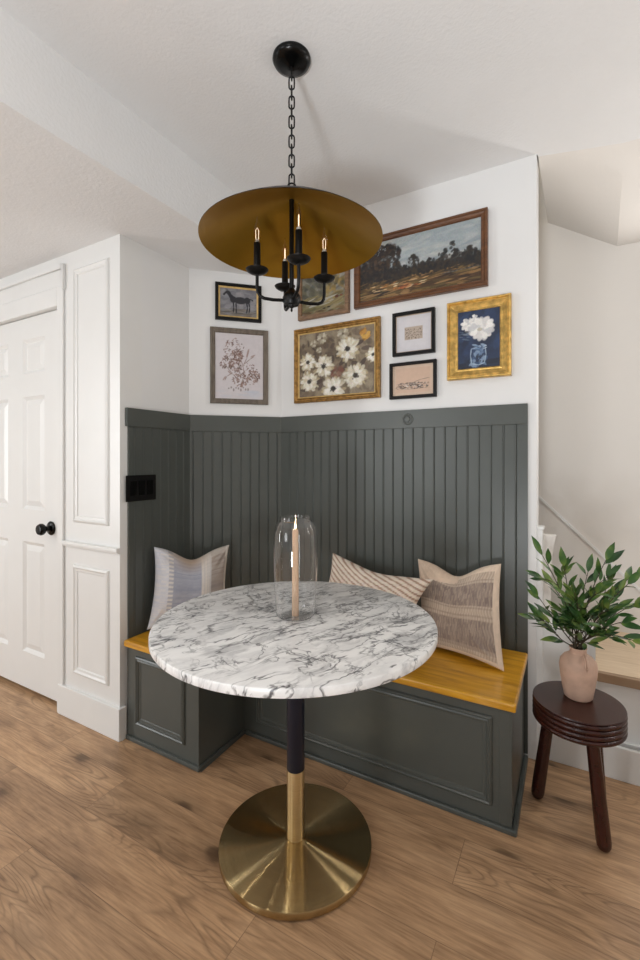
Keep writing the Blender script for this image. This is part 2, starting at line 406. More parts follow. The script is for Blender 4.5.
# left column trim
st('baseboard_left', MB().box(-2.228, -1.757, 1.296, 1.312, 0, .145).box(-1.772, -1.757, 1.312, 1.337, 0, .145), M['trim'], bevel=.003)
st('trim_chair_rail', MB().box(-2.188, -1.765, 1.288, 1.312, .845, .862).box(-2.185, -1.77, 1.298, 1.312, .835, .845), M['trim'], bevel=.003)
pm = [(0, 0), (.004, .008), (.012, .012), (.020, .006), (.030, .005), (.034, 0)]
for nm, (x0, x1, z0, z1) in (('trim_upper_panel', (-2.115, -1.845, .955, 2.185)), ('trim_lower_panel', (-2.115, -1.845, .222, .752))):
    st(nm, MB().sweep_rect(x0, x1, z0, z1, pm, 1.312), M['trim'])
st('trim_door_casing', MB().box(-2.240, -2.190, 1.300, 1.312, 0, 2.12).box(-3.12, -3.06, 1.300, 1.312, 0, 2.12).box(-3.06, -2.240, 1.300, 1.312, 2.028, 2.12)
   .box(-2.197, -2.183, 1.295, 1.312, 2.10, 2.225).box(-3.12, -2.197, 1.295, 1.312, 2.205, 2.225).box(-3.12, -2.197, 1.306, 1.312, 2.12, 2.205), M['trim'], bevel=.003)
# six-panel door
dr = MB(); fy = 1.335
xs = [-3.06, -2.98, -2.77, -2.62, -2.41, -2.238]; zs = [.022, .215, .815, .99, 1.60, 1.725, 1.91, 2.026]
for i in range(5):
    for j in range(7):
        x0, x1, z0, z1 = xs[i], xs[i+1], zs[j], zs[j+1]
        if i in (1, 3) and j in (1, 3, 5):
            a, b_ = .018, .03
            r0 = [(x0, fy, z0), (x1, fy, z0), (x1, fy, z1), (x0, fy, z1)]
            r1 = [(x0+a, fy+.012, z0+a), (x1-a, fy+.012, z0+a), (x1-a, fy+.012, z1-a), (x0+a, fy+.012, z1-a)]
            c_ = a+b_
            r2 = [(x0+c_, fy+.003, z0+c_), (x1-c_, fy+.003, z0+c_), (x1-c_, fy+.003, z1-c_), (x0+c_, fy+.003, z1-c_)]
            dr.add(r0+r1+r2, [(k, (k+1) % 4, 4+(k+1) % 4, 4+k) for k in range(4)]+[(4+k, 4+(k+1) % 4, 8+(k+1) % 4, 8+k) for k in range(4)]+[(8, 9, 10, 11)])
        else:
            dr.add([(x0, fy, z0), (x1, fy, z0), (x1, fy, z1), (x0, fy, z1)], [(0, 1, 2, 3)])
X0, X1, Z0, Z1 = xs[0], xs[-1], zs[0], zs[-1]
dr.add([(X0, fy, Z0), (X1, fy, Z0), (X1, fy, Z1), (X0, fy, Z1), (X0, fy+.035, Z0), (X1, fy+.035, Z0), (X1, fy+.035, Z1), (X0, fy+.035, Z1)],
       [(0, 4, 5, 1), (1, 5, 6, 2), (2, 6, 7, 3), (3, 7, 4, 0), (7, 6, 5, 4)])
door = st('door_1', dr, M['trim'])
kn = MB(); kn.lathe([(.0, 0), (.035, 0), (.036, .005), (.030, .011), (.012, .014), (.011, .030), (.021, .036), (.029, .046), (.030, .056), (.024, .067), (.0, .071)], 32)
ko = kn.build('door_knob', M['gloss'], door, smooth=True, loc=(-2.345, fy, .905)); ko.rotation_euler = (PI/2, 0, 0)

# ---- beadboard wainscot
def bead_wall(L, z0, z1, pitch=.05, off=.0, T=.010):
    """beadboard running along local +x, outward -y, bead grooves every pitch"""
    prof = [(0, -T)]
    x = off
    while x < L-.006:
        if x > .004:
            prof += [(x-.0042, -T), (x-.0032, -T+.0022), (x-.0022, -T), (x, -T-.0009), (x+.0020, -T), (x+.0032, -T+.0048), (x+.0046, -T)]
        x += pitch
    prof.append((L, -T))
    m = MB(); n = len(prof)
    m.add([(x, y, z) for z in (z0, z1) for x, y in prof], [(i, i+1, n+i+1, n+i) for i in range(n-1)])
    m.add([(0, -T, z0), (0, 0, z0), (0, 0, z1), (0, -T, z1), (L, -T, z0), (L, 0, z0), (L, 0, z1), (L, -T, z1)], [(0, 1, 2, 3), (7, 6, 5, 4), (3, 2, 6, 7)])
    return m
Lc = math.hypot(.352, .352)
for i, (nm, L, loc, rz, off) in enumerate((('trim_beadboard_side', .377, (-1.772, 1.728, 0), PI/2, 0), ('trim_beadboard_corner', Lc, (-1.772, 1.728, 0), PI/4, .02), ('trim_beadboard_back', 1.257, (-1.42, 2.08, 0), 0, .061))):
    if i == 0:   # faces +x : local +x runs along -y ... build mirrored
        o = st(nm, bead_wall(L, .02, 1.42, off=.03), M['green'], loc=(-1.772, 1.351, 0), rotz=PI/2)
        st('trim_cap_side', MB().box(-.014, L, -.016, 0, 1.412, 1.496), M['green'], bevel=.0015, loc=(-1.772, 1.351, 0), rotz=PI/2)
        MB
    else:
        st(nm, bead_wall(L, .02, 1.42, off=off), M['green'], loc=loc, rotz=rz)
        st('trim_cap_'+('corner' if i == 1 else 'back'), MB().box(0, L+(.001 if i == 1 else 0), -.016, 0, 1.41, 1.496), M['green'], bevel=.0015, loc=loc, rotz=rz)
# round cover plate on the rail
cp = MB().lathe([(0, 0), (.026, 0), (.027, .002), (.025, .005), (.019, .006), (.017, .003), (.014, .003), (.012, .007), (0, .008)], 36).build('cover_plate', M['green'], smooth=True, loc=(-.683, 2.0645, 1.452))
cp.rotation_euler = (PI/2, 0, 0); tag(cp, 'small round green-painted cover plate on the wainscot top rail', 'cover plate')

# ---- light switch
t = thing('light_switch', 'black three-gang light switch plate on the dark beadboard wall', 'light switch', (-1.762, 1.416, 1.127), PI/2)
MB().box(-.083, .083, -.006, 0, -.060, .060).build('plate', M['plastic'], t, bevel=.002)
for k in (-1, 0, 1):
    MB().add([(x, y, z) for x in (k*.046-.016, k*.046+.016) for (y, z) in ((-.006, -.033), (-.0075, -.033), (-.0105, .033), (-.006, .033))],
             [(0, 1, 2, 3), (7, 6, 5, 4), (0, 4, 5, 1), (1, 5, 6, 2), (2, 6, 7, 3), (3, 7, 4, 0)]).build('rocker', M['gloss'], t)

# ---- banquette bench
t = thing('banquette_bench', 'built-in dark green corner bench with honey wood seat under the gallery wall', 'bench', (-.9, 1.8, 0))
def at0(o):
    o.matrix_parent_inverse = Matrix.Translation((.9, -1.8, 0)); return o
seat_poly = [(-1.756, 1.318), (-1.300, 1.318), (-1.300, 1.603), (-.162, 1.603), (-.162, 2.066), (-1.4145, 2.066), (-1.756, 1.7245)]
seat = at0(MB().prism(seat_poly, .420, .448).build('seat_board', M['seat'], t, bevel=.006, seg=3))
c1 = at0(MB().box(-1.754, -1.318, 1.338, 1.70, 0, .42).build('end_cabinet', M['green'], t, bevel=.002))
c2 = at0(MB().prism([(-1.40, 1.628), (-.178, 1.628), (-.178, 2.066), (-1.413, 2.066), (-1.50, 1.97)], 0, .42).build('long_cabinet', M['green'], t, bevel=.002))
pf = [(0, 0), (.002, .007), (.008, .011), (.013, .007), (.018, .009), (.022, .003), (.030, .002), (.032, 0)]
MB().sweep_rect(-1.695, -1.392, .080, .385, pf, 1.338).build('panel_moulding', M['green'], c1)
MB().sweep_rect(-1.245, -.238, .072, .380, pf, 1.628).build('panel_moulding', M['green'], c2)
def shoe(path, h=.020, w=.012):
    m = MB()
    for (a, b_) in path: m.box(*a, *b_, 0, h)
    return m
at0(MB().box(-1.754, -1.306, 1.326, 1.338, 0, .020).box(-1.318, -1.306, 1.338, 1.628, 0, .020).build('base_moulding', M['green'], t, bevel=.005))
at0(MB().box(-1.306, -.166, 1.616, 1.628, 0, .020).box(-.178, -.160, 1.616, 2.066, 0, .020).build('base_moulding', M['green'], t, bevel=.005))
at0(MB().box(-.236+.02, -.176, 1.624, 1.630, .02, .42).build('corner_stile', M['green'], t, bevel=.001))

# ------------------------------------------------------------ table
TX, TY = -.787, 1.235
t = thing('pedestal_table', 'round white marble pedestal table with brushed brass base in front of the bench', 'table', (TX, TY, 0))
MB().lathe([(0, .7165), (.4445, .7165), (.4475, .7175), (.449, .720), (.449, .7375), (.4478, .7405), (.445, .742), (0, .742)], 128).build('tabletop', M['marble'], t, smooth=True)
MB().lathe([(0, .004), (.238, .004), (.246, .006), (.2465, .024), (.2455, .0262), (.243, .0270), (.0, .0330)], 128).build('base', M['brass'], t, smooth=True)
MB().lathe([(0, 0), (.225, 0), (.225, .005), (0, .005)], 64).build('foot_pad', M['plastic'], t)
po = MB().lathe([(.0, .030), (.0290, .030), (.0290, .2525), (0, .2525)], 48).build('brass_sleeve', M['brasspole'], t, smooth=True)
MB().lathe([(0, .2515), (.0285, .2515), (.0290, .253), (.0290, .700), (.0, .700)], 48).build('pole', M['navy'], t, smooth=True)
MB().lathe([(0, .700), (.12, .700), (.12, .7165), (0, .7165)], 48).build('mounting_plate', M['plastic'], t)

# glass cylinder with candle
GX, GY = -.797, 1.250
gz = .7425
prof_o = [(.0, .0), (.050, .0), (.058, .003), (.064, .010), (.0655, .020), (.070, .10), (.0727, .18), (.0727, .250), (.0712, .277), (.0660, .298), (.0580, .311), (.0520, .317), (.0515, .329)]
prof_i = [(.0502, .329), (.0502, .315), (.0567, .3100), (.0647, .2972), (.0699, .2766), (.0714, .2497), (.0714, .18), (.0687, .10), (.0642, .0205), (.0628, .0110), (.0572, .0045), (.050, .0018), (.0, .0015)]
g = MB().lathe(prof_o+prof_i, 72).build('glass_hurricane', M['glass'], smooth=True, loc=(GX, GY, gz))
tag(g, 'clear glass hurricane vase around a taper candle on the marble table', 'vase')
cd = thing('taper_candle', 'lit cream taper candle standing inside the glass hurricane', 'candle', (GX-.001, GY, gz+.0020))
MB().lathe([(0, 0), (.0115, 0), (.0100, .280), (.009, .284), (0, .282)], 24).build('wax', M['candlewax'], cd, smooth=True)
MB().tube([(0, 0, .281), (.0005, 0, .288), (.001, 0, .292)], .0008, 6).build('wick', M['plastic'], cd)
MB().lathe([(0, .285), (.0022, .288), (.0034, .293), (.0026, .301), (.001, .308), (0, .312)], 16).build('flame', M['flame'], cd, smooth=True)

# ------------------------------------------------------------ chandelier
t = thing('chandelier', 'black four-light chandelier with wide gold-lined dome shade hanging over the table', 'chandelier', (-.78, 1.20, 1.77))
zb = 1.77
def Lz(prof): return [(r, z-zb) for r, z in prof]
MB().lathe(Lz([(0, 2.54), (.060, 2.54), (.061, 2.533), (.056, 2.524), (.040, 2.516), (.018, 2.511), (.010, 2.506), (0, 2.505)]), 48).build('canopy', M['gloss'], t, smooth=True)
ch = MB()
def link(c, rot, L=.041, W=.017, r=.0025):
    pts = []
    for k in range(20):
        a = 2*PI*k/20; x = W/2*math.cos(a); z = (L-W)/2*(1 if math.sin(a) > 0 else -1)+W/2*math.sin(a)
        if abs(math.sin(a)) < .01: z = 0
        pts.append(Vector((x*math.cos(rot), x*math.sin(rot), z))+Vector(c))
    ch.tube(pts, r, 8, closed=True)
nz = 12; ztop, zbot = 2.50, 2.142
for k in range(nz):
    link((0, 0, ztop-.008-(ztop-zbot-.016)*k/(nz-1)-zb), .5 if k % 2 else .5+PI/2)
ch.build('chain', M['black'], t, smooth=True)
MB().tube([(.0135*math.cos(a)*math.cos(.49), .0135*math.cos(a)*math.sin(.49), 2.128-zb+.0135*math.sin(a)) for a in [2*PI*k/24 for k in range(24)]], .0026, 8, closed=True).build('hanging_ring', M['black'], t, smooth=True)
MB().lathe(Lz([(0, 2.118), (.008, 2.116), (.008, 2.105), (.0075, 2.07), (.0072, 1.80), (0, 1.80)]), 20).build('rod', M['black'], t, smooth=True)
# shade: shallow flared dome, thin shell
so = [(.0085, 2.090), (.03, 2.086), (.09, 2.066), (.16, 2.035), (.22, 2.000), (.265, 1.971), (.288, 1.9545)]
si = [(.2882, 1.9530), (.264, 1.9685), (.219, 1.998), (.159, 2.032), (.089, 2.063), (.03, 2.083), (.0085, 2.087)]
MB().lathe(Lz(so), 96, closed=False).build('shade', M['black'], t, smooth=True)
MB().lathe(Lz(si), 96).build('shade_lining', M['shade'], t, smooth=True)
for nm in ('shade', 'shade_lining'):
    o = bpy.data.objects[nm]; bm = bmesh.new(); bm.from_mesh(o.data)
    for f in [f for f in bm.faces if len(f.verts) > 4]: bm.faces.remove(f)
    bm.to_mesh(o.data); bm.free()
    if nm == 'shade':
        md = o.modifiers.new('shell', 'SOLIDIFY'); md.thickness = .0006; md.offset = 0
MB().lathe(Lz([(0, 1.730), (.003, 1.733), (.004, 1.737), (.0025, 1.741), (.006, 1.745), (.009, 1.749), (.010, 1.753), (.022, 1.752), (.0285, 1.763), (.0290, 1.776), (.023, 1.789), (.012, 1.797), (.009, 1.805), (0, 1.806)]), 32).build('hub', M['black'], t, smooth=True)
arm0 = None
for k, a in enumerate((-135, -46, 48, 135)):
    a = math.radians(a); R_ = .110
    pts = [(.015, 0, 1.766), (.06, 0, 1.764), (.088, 0, 1.766), (.101, 0, 1.772), (.108, 0, 1.783), (.110, 0, 1.800), (.110, 0, 1.838)]
    if arm0 is None:
        arm0 = MB().tube([(x, y, z-zb) for x, y, z in pts], .0052, 12).build('arm', M['black'], t, smooth=True)
        kids = [MB().lathe([(0, 1.836-zb), (.008, 1.839-zb), (.022, 1.842-zb), (.032, 1.848-zb), (.0355, 1.8535-zb), (.033, 1.853-zb), (.010, 1.848-zb), (0, 1.848-zb)], 32, c=(R_, 0, 0)).build('drip_cup', M['black'], arm0, smooth=True),
                MB().lathe([(0, 1.848-zb), (.0108, 1.848-zb), (.0105, 1.936-zb), (.0, 1.936-zb)], 24, c=(R_, 0, 0)).build('candle_sleeve', M['black'], arm0, smooth=True),
                MB().lathe([(0, 1.936-zb), (.0065, 1.936-zb), (.0075, 1.944-zb), (.0110, 1.954-zb), (.0120, 1.964-zb), (.0100, 1.980-zb), (.0055, 1.996-zb), (.002, 2.012-zb), (0, 2.020-zb)], 24, c=(R_, 0, 0)).build('bulb', M['bulb'], arm0, smooth=True),
                MB().lathe([(0, 1.9365-zb), (.0055, 1.9365-zb), (.0055, 1.944-zb), (.002, 1.948-zb), (0, 1.949-zb)], 16, c=(R_, 0, 0)).build('bulb_base', M['trim'], arm0, smooth=True),
                MB().tube([(R_-.003, 0, 1.948-zb), (R_-.0035, 0, 1.974-zb), (R_, 0, 1.982-zb), (R_+.0035, 0, 1.974-zb), (R_+.003, 0, 1.948-zb)], .0006, 6).build('filament', M['filament'], arm0)]
        arm0.rotation_euler[2] = a
    else:
        c = arm0.copy(); col.objects.link(c); c.parent = t; c.rotation_euler[2] = a
        for q in kids:
            e = q.copy(); col.objects.link(e); e.parent = c

# ------------------------------------------------------------ pictures
class Paint:
    def __init__(s, w, h, c, seed=1):
        s.w, s.h = w, h; s.a = np.ones((h, w, 3))*np.array(rgb(c)[:3]); s.r = np.random.RandomState(seed)
        s.X, s.Y = np.meshgrid((np.arange(w)+.5)/w, 1-(np.arange(h)+.5)/h)   # x right, y up, 0..1
        s.asp = w/h
    def blob(s, x, y, rx, ry, c, al=1, ang=0, soft=.25):
        dx = (s.X-x)*s.asp; dy = s.Y-y; ca, sa = math.cos(ang), math.sin(ang)
        u = (dx*ca+dy*sa)/(rx*s.asp if False else rx); v = (-dx*sa+dy*ca)/ry
        d = np.sqrt(u*u+v*v); m = np.clip((1-d)/soft+.5, 0, 1)*al
        s.a = s.a*(1-m[..., None])+np.array(rgb(c)[:3])*m[..., None]
    def line(s, pts, wd, c, al=1):
        for (x0, y0), (x1, y1) in zip(pts, pts[1:]):
            L = math.hypot((x1-x0)*s.asp, y1-y0)
            s.blob((x0+x1)/2, (y0+y1)/2, L/2+wd*.4, wd, c, al, math.atan2(y1-y0, (x1-x0)*s.asp), .5)
    def grain(s, k):
        n = s.r.normal(0, k, (s.h, s.w, 1)); n = n+s.r.normal(0, k*.6, (s.h, s.w, 3)); s.a = np.clip(s.a*(1+n), 0, 1)
    def strokes(s, n, x0, x1, y0, y1, cs, rx, ry, ang=0, dang=.5, al=.7):
        for _ in range(n):
            s.blob(s.r.uniform(x0, x1), s.r.uniform(y0, y1), rx*s.r.uniform(.5, 1.5), ry*s.r.uniform(.5, 1.5), cs[s.r.randint(len(cs))], al, ang+s.r.uniform(-dang, dang), .4)
def canvas_mesh(name, P_, w, h, y, parent, x=0, z=0):
    nx, ny = P_.w, P_.h
    vs = [(x-w/2+w*i/(nx-1), y, z-h/2+h*j/(ny-1)) for j in range(ny) for i in range(nx)]
    fs = [(j*nx+i, j*nx+i+1, (j+1)*nx+i+1, (j+1)*nx+i) for j in range(ny-1) for i in range(nx-1)]
    b = len(vs); vs += [(x-w/2, y+.004, z-h/2), (x+w/2, y+.004, z-h/2), (x+w/2, y+.004, z+h/2), (x-w/2, y+.004, z+h/2)]
    fs += [(b+3, b+2, b+1, b)]
    me = bpy.data.meshes.new(name); me.from_pydata(vs, [], fs); me.update()
    ca = me.color_attributes.new('paint', 'FLOAT_COLOR', 'POINT')
    arr = np.ones((len(vs), 4)); arr[:b, :3] = P_.a[::-1].reshape(-1, 3); arr[b:, :3] = .3
    ca.data.foreach_set('color', arr.ravel())
    me.materials.append(M['canvas'])
    o = bpy.data.objects.new(name, me); col.objects.link(o); o.parent = parent; return o
def picture(name, label, loc, rz, w, h, fw, depth, frame_mat, P_, prof=None, liner=None, mat=None, cat='picture', mcol=None, art='canvas'):
    t = thing(name, label, cat, loc, rz)
    if prof is None: prof = [(0, 0), (0, depth*.9), (.002, depth), (fw-.002, depth), (fw, depth*.8), (fw, 0)]
    MB().sweep_rect(-w/2, w/2, -h/2, h/2, prof).build('frame', frame_mat, t, bevel=.0006)
    iw = w-2*fw; ih = h-2*fw
    if liner:
        lw, lm = liner
        MB().sweep_rect(-iw/2, iw/2, -ih/2, ih/2, [(0, 0), (0, depth*.62), (lw, depth*.5), (lw, 0)]).build('liner', lm, t)
        iw -= 2*lw; ih -= 2*lw
    canvas_mesh(art, P_, iw, ih, -depth*.42, t)
    return t

# 1 large landscape
p = Paint(260, 126, '9aa3a6', 3)
for _ in range(150):
    x = p.r.uniform(.0, 1); y = p.r.uniform(.45, 1)
    p.blob(x, y, p.r.uniform(.06, .2), p.r.uniform(.02, .05), ['aab2b4', 'b8bcba', '8d989e', '9fa9ae', 'c2c2bc', '848f97'][p.r.randint(6)], .4, p.r.uniform(-.1, .4), .6)
p.a[p.Y < .22] = rgb('4a3420')[:3]
for _ in range(34): p.blob(_*.031, .34, .05, .14 if _*.031 > .26 else .42, '1e1a19', .95, 0, .5)
for _ in range(12): p.blob(.08+.20*p.r.rand(), .70+.18*p.r.rand(), .06, .08, '33261f', .85, 0, .6)
p.strokes(240, 0, 1, .0, .32, ['5b4326', '7a5c33', '3c2a1a', '8f6e42', '2e2118', '6b5a34', '9c7a50', '574a2c'], .12, .014, .05, .12, .75)
p.strokes(26, .12, .62, .12, .24, ['c49a6a', 'd8b98e', 'b0743c', 'e0cda8'], .05, .008, .1, .1, .8)
p.strokes(10, .36, .5, .12, .18, ['a85c34', 'b98050', '6e3a22'], .04, .014, .1, .3, .8)
for _ in range(300):
    x = p.r.uniform(0, .36); top = .95-.9*max(0, x-.22); y = p.r.uniform(.24, top)
    p.blob(x, y, p.r.uniform(.015, .05), p.r.uniform(.015, .045), ['1d1a18', '2a221c', '241e20', '35281e', '17171a', '3d2f24'][p.r.randint(6)], .85, p.r.uniform(0, 3), .4)
for _ in range(380):
    x = p.r.uniform(.25, 1.0); top = .53+.05*math.sin(x*17)+.06*math.sin(x*41+1)+(.12 if .68 < x < .80 else 0)
    y = p.r.uniform(.27, top)
    p.blob(x, y, p.r.uniform(.015, .05), p.r.uniform(.012, .035), ['1c1b1c', '27231f', '322a22', '1a1d20', '2e2724', '3a2f22'][p.r.randint(6)], .85, p.r.uniform(0, 3), .4)
p.strokes(90, .03, .32, .50, .92, ['4a3626', '5a4230', '33281f', '3c2c22'], .025, .018, 0, 2, .5)
p.strokes(14, .08, .24, .74, .88, ['8f989c', '7f7f80'], .012, .010, 0, 2, .7)
p.strokes(8, .40, .46, .42, .60, ['8f979c', '7d8084'], .012, .02, 1, 1, .6)
p.strokes(60, .0, 1, .24, .30, ['2b231a', '4b3a22', '6f5834'], .09, .008, .1, .1, .7)
p.grain(.07)
cw, chh = .641, .345
prof_w = [(0, 0), (0, .024), (.003, .028), (.010, .028), (.013, .023), (.020, .020), (.026, .020), (.030, .012), (.030, 0)]
WB = 2.079
picture('framed_landscape', 'large wide landscape painting of dark trees in brown wood frame', (-.6415, WB, 2.191), 0, .641, .338, .030, .028, M['walnut'], p, prof_w)
# 2 mountain landscape
p = Paint(120, 100, '8b8778', 5)
p.strokes(120, 0, 1, .5, 1, ['9a968a', '7d7a6e', '6b6a62', 'a8a498', '585a56'], .12, .05, .6, .4, .5)
p.strokes(70, 0, .55, .25, .95, ['4e4c40', '5d5a48', '3d3d36', '6f6b56'], .10, .05, -.7, .3, .6)
p.strokes(60, .55, 1, .3, .9, ['8a7440', '6e6038', 'a0884e', '4a4630'], .06, .05, 1.2, .4, .6)
p.strokes(80, 0, 1, 0, .45, ['6d6a48', '857a4c', '504c34', '9a8a5c', '74653c'], .16, .03, .25, .2, .6)
p.strokes(14, .2, .8, .22, .40, ['a8a69c', 'b4b0a4'], .14, .018, .3, .15, .7)
p.blob(.80, .37, .05, .035, '5e3320'); p.blob(.90, .38, .04, .025, '7c4a30'); p.blob(.62, .14, .05, .02, '2a1e14'); p.blob(.52, .12, .04, .02, '33251a')
p.strokes(14, 0, 1, 0, .10, ['7a5a38', '4b3a24'], .1, .02, 0, .2, .7)
p.grain(.06)
picture('framed_landscape', 'small mountain valley painting in worn wood frame half behind chandelier shade', (-1.1455, WB, 2.136), 0, .305, .246, .022, .024, M['lightwood'], p)
# 3 floral
p = Paint(190, 150, '7b6c58', 11)
p.strokes(300, 0, 1, 0, 1, ['84745e', '6a5a48', '94866e', '55483a', '9c8f78', '5f4f44'], .07, .045, 0, 3, .55)
p.strokes(60, 0, .8, .1, .9, ['40322c', '4c3c34', '54453a', '5a4a32'], .045, .022, 0, 3, .75)
def flower(x, y, R_, core=.25):
    for ring, n, rr in ((1.0, 24, .85), (.85, 22, .68), (.65, 16, .45)):
        for k in range(n):
            a = 2*PI*k/n+p.r.uniform(-.25, .25)
            q = R_*rr
            cs = ['c9bfa4', 'd8d0b8', 'b3a384', 'e4dfcf', 'bfae88'] if ring == 1.0 else ['ddd7c6', 'ece8dc', 'd0c6aa', 'f0eee6']
            q *= p.r.uniform(.8, 1.15); p.blob(x+q*math.cos(a)/p.asp, y+q*math.sin(a), R_*p.r.uniform(.2, .36), R_*p.r.uniform(.10, .2), cs[p.r.randint(len(cs))], .8, a+p.r.uniform(-.5, .5), .5)
    p.blob(x, y, R_*core, R_*core*.9, '2c2622', .95, 0, .4)
    for k in range(6): p.blob(x+p.r.uniform(-.3, .3)*R_/p.asp, y+p.r.uniform(-.3, .3)*R_, R_*.07, R_*.05, ['1a1a22', '3a3020', '57492f'][k % 3], .9)
for x, y, R_ in ((.20, .83, .06), (.32, .90, .09), (.60, .92, .10), (.28, .72, .05)): 
    for k in range(12):
        a = k*.55; p.blob(x+R_*.6*math.cos(a)/p.asp, y+R_*.6*math.sin(a), R_*.4, R_*.25, ['a8a08c', 'bdb59f', 'd0c9b6', '968a74'][k % 4], .75, a, .4)
p.strokes(18, .84, .93, .80, .93, ['b8863a', 'cda04a', '8c6026'], .04, .02, .6, .8, .85)
p.strokes(16, .45, .62, .28, .42, ['7a4a3c', '8c5f4e', '6a4438'], .03, .03, 0, 3, .6)
for x, y, a in ((.85, .45, .9), (.80, .75, .3), (.90, .66, 0), (.30, .16, 1.0), (.27, .22, .5), (.72, .42, .4), (.08, .12, 0), (.60, .50, .7)):
    p.blob(x, y, .085, .034, ['4a3c36', '5c4c42'][int(x*10) % 2], .9, a)
flower(.66, .68, .17); flower(.34, .46, .155); flower(.12, .55, .13); flower(.14, .24, .15); flower(.76, .27, .17); flower(.47, .10, .18); flower(.98, .55, .10)
p.grain(.07)
prof_f = [(0, 0), (0, .020), (.004, .024), (.009, .022), (.013, .015), (.018, .015), (.021, .018), (.025, .013), (.025, 0)]
picture('framed_floral_painting', 'painting of white anemone-like flowers on taupe in ornate dark gold frame', (-1.074, WB, 1.766), 0, .500, .400, .025, .024, M['darkgold'], p, prof_f, liner=(.006, M['goldliner']))
# 4, 5 small black frames
p = Paint(100, 100, 'd2cfd2', 7); p.grain(.01)
p.blob(.5, .5, .97, .97, 'd3d1d6', .3)
pm_ = (np.abs(p.X-.5) < .25) & (np.abs(p.Y-.5) < .17)
p.a[pm_] = rgb('b5a597')[:3]
for _ in range(110):
    x, y = p.r.uniform(.27, .73), p.r.uniform(.34, .62); p.blob(x, y, p.r.uniform(.01, .03), .008, ['4e4238', '6a5a4c', '3b302c', 'c6b8a8'][p.r.randint(4)], .7, p.r.uniform(0, 3))
edge = (np.minimum(p.X, 1-p.X) < .03) | (np.minimum(p.Y, 1-p.Y) < .03); p.a[edge] = rgb('bba795')[:3]
picture('framed_sketch', 'small black frame with tiny sketch on white mat, above the other black frame', (-.6565, WB, 1.8615), 0, .205, .208, .0155, .022, M['blackframe'], p, art='print')
p = Paint(120, 90, 'd2b9a4', 8); p.grain(.015)
p.a[(np.abs(p.X-.5) < .42) & (np.abs(p.Y-.5) < .40)] = rgb('ceb09a')[:3]
p.line([(.10, .38), (.3, .40), (.5, .42), (.7, .50), (.9, .54)], .012, '6f6560', .7)
p.line([(.10, .20), (.9, .22)], .008, '8a7a70', .6)
p.strokes(150, .10, .88, .22, .42, ['4a403c', '72665e', '988880', '2a2422', 'c8b8ac'], .04, .014, .05, .5, .7)
p.strokes(8, .2, .7, .30, .36, ['2a2524', 'e0d8d0'], .03, .014, 0, .4, .8)
picture('framed_sketch', 'small black frame with faint landscape drawing on peach paper, below the tiny sketch', (-.6605, WB, 1.638), 0, .227, .173, .0145, .022, M['blackframe'], p, art='print')
# 6 gold frame, white flowers in jar
p = Paint(110, 150, '1f2f4a', 9)
p.strokes(200, 0, 1, 0, 1, ['1c2a44', '24365a', '182238', '2b4066', '1f3050'], .09, .06, .8, .6, .5)
p.strokes(30, 0, 1, 0, .12, ['141c2e', '1c2438'], .2, .02, 0, .2, .6)
p.strokes(14, .03, .32, .50, .64, ['5a6a7e', '7b8794', '3c4c62'], .07, .008, -.1, .2, .7)
p.strokes(60, .32, .68, .05, .36, ['4a6488', '6e88a8', '324a6e', '8fa6c0', '263a5a'], .035, .025, 1.2, 1.2, .6)
p.line([(.33, .34), (.31, .22), (.34, .08), (.5, .05), (.64, .08), (.68, .22), (.66, .34)], .010, 'a8bcd0', .7)
p.strokes(12, .36, .66, .32, .40, ['9fb4cc', 'c3d2e0', '6883a4'], .04, .012, 0, .4, .7)
p.strokes(6, .45, .6, .10, .3, ['1a2438'], .03, .015, 1, 1, .7)
for x, y, R_, n in ((.26, .76, .12, 16), (.42, .86, .07, 8), (.58, .67, .19, 26)):
    for k in range(n*2):
        a = k*2.4; q = R_*.85*math.sqrt((k % n)/n)
        p.blob(x+q*math.cos(a)*1.1/p.asp, y+q*math.sin(a), R_*.34, R_*.24, ['e8e6e2', 'd6d4d2', 'f2f0ec', 'c6c6c8'][k % 4], .85, a, .35)
p.blob(.53, .66, .045, .03, 'b0a890', .7); p.blob(.20, .64, .05, .02, '0f1626', .8)
p.grain(.05)
prof_g = [(0, 0), (0, .026), (.003, .030), (.008, .030), (.010, .024), (.016, .027), (.026, .020), (.036, .014), (.042, .016), (.047, .012), (.047, 0)]
picture('framed_still_life', 'still life of white flowers in a glass jar on blue, wide gold frame', (-.361, WB, 1.7935), 0, .270, .349, .047, .030, M['goldframe'], p, prof_g)
# corner wall
def on45(u, z, off=.0):
    return (-1.772+u/math.sqrt(2)+off, 1.728+u/math.sqrt(2)-off, z)
p = Paint(130, 100, '7c7c80', 13)
p.strokes(160, 0, 1, .3, 1, ['8b8b90', '74747a', '9a989a', '66666e'], .12, .06, .2, .5, .4)
p.strokes(80, 0, 1, 0, .26, ['6a625a', '57504a', '7c7266', '8a8278'], .12, .02, 0, .2, .6)
hc = '23232a'
p.blob(.55, .58, .30*.75, .13, hc, 1, -.02); p.blob(.36, .60, .12, .12, hc); p.blob(.74, .60, .11, .12, hc)
p.line([(.36, .62), (.27, .76), (.20, .88)], .07, hc); p.line([(.33, .60), (.24, .78)], .05, hc)
p.line([(.21, .88), (.13, .80), (.10, .74)], .038, hc); p.line([(.19, .92), (.19, .96)], .012, hc)
for pts in ([(.36, .52), (.37, .32), (.36, .13)], [(.43, .50), (.44, .30), (.44, .10)], [(.72, .52), (.75, .34), (.72, .14)], [(.78, .54), (.81, .36), (.79, .16)]):
    p.line(pts, .026, hc)
p.line([(.80, .66), (.87, .64), (.90, .60)], .022, hc); p.line([(.3, .10), (.9, .12)], .02, '4a4642', .6)
p.grain(.05)
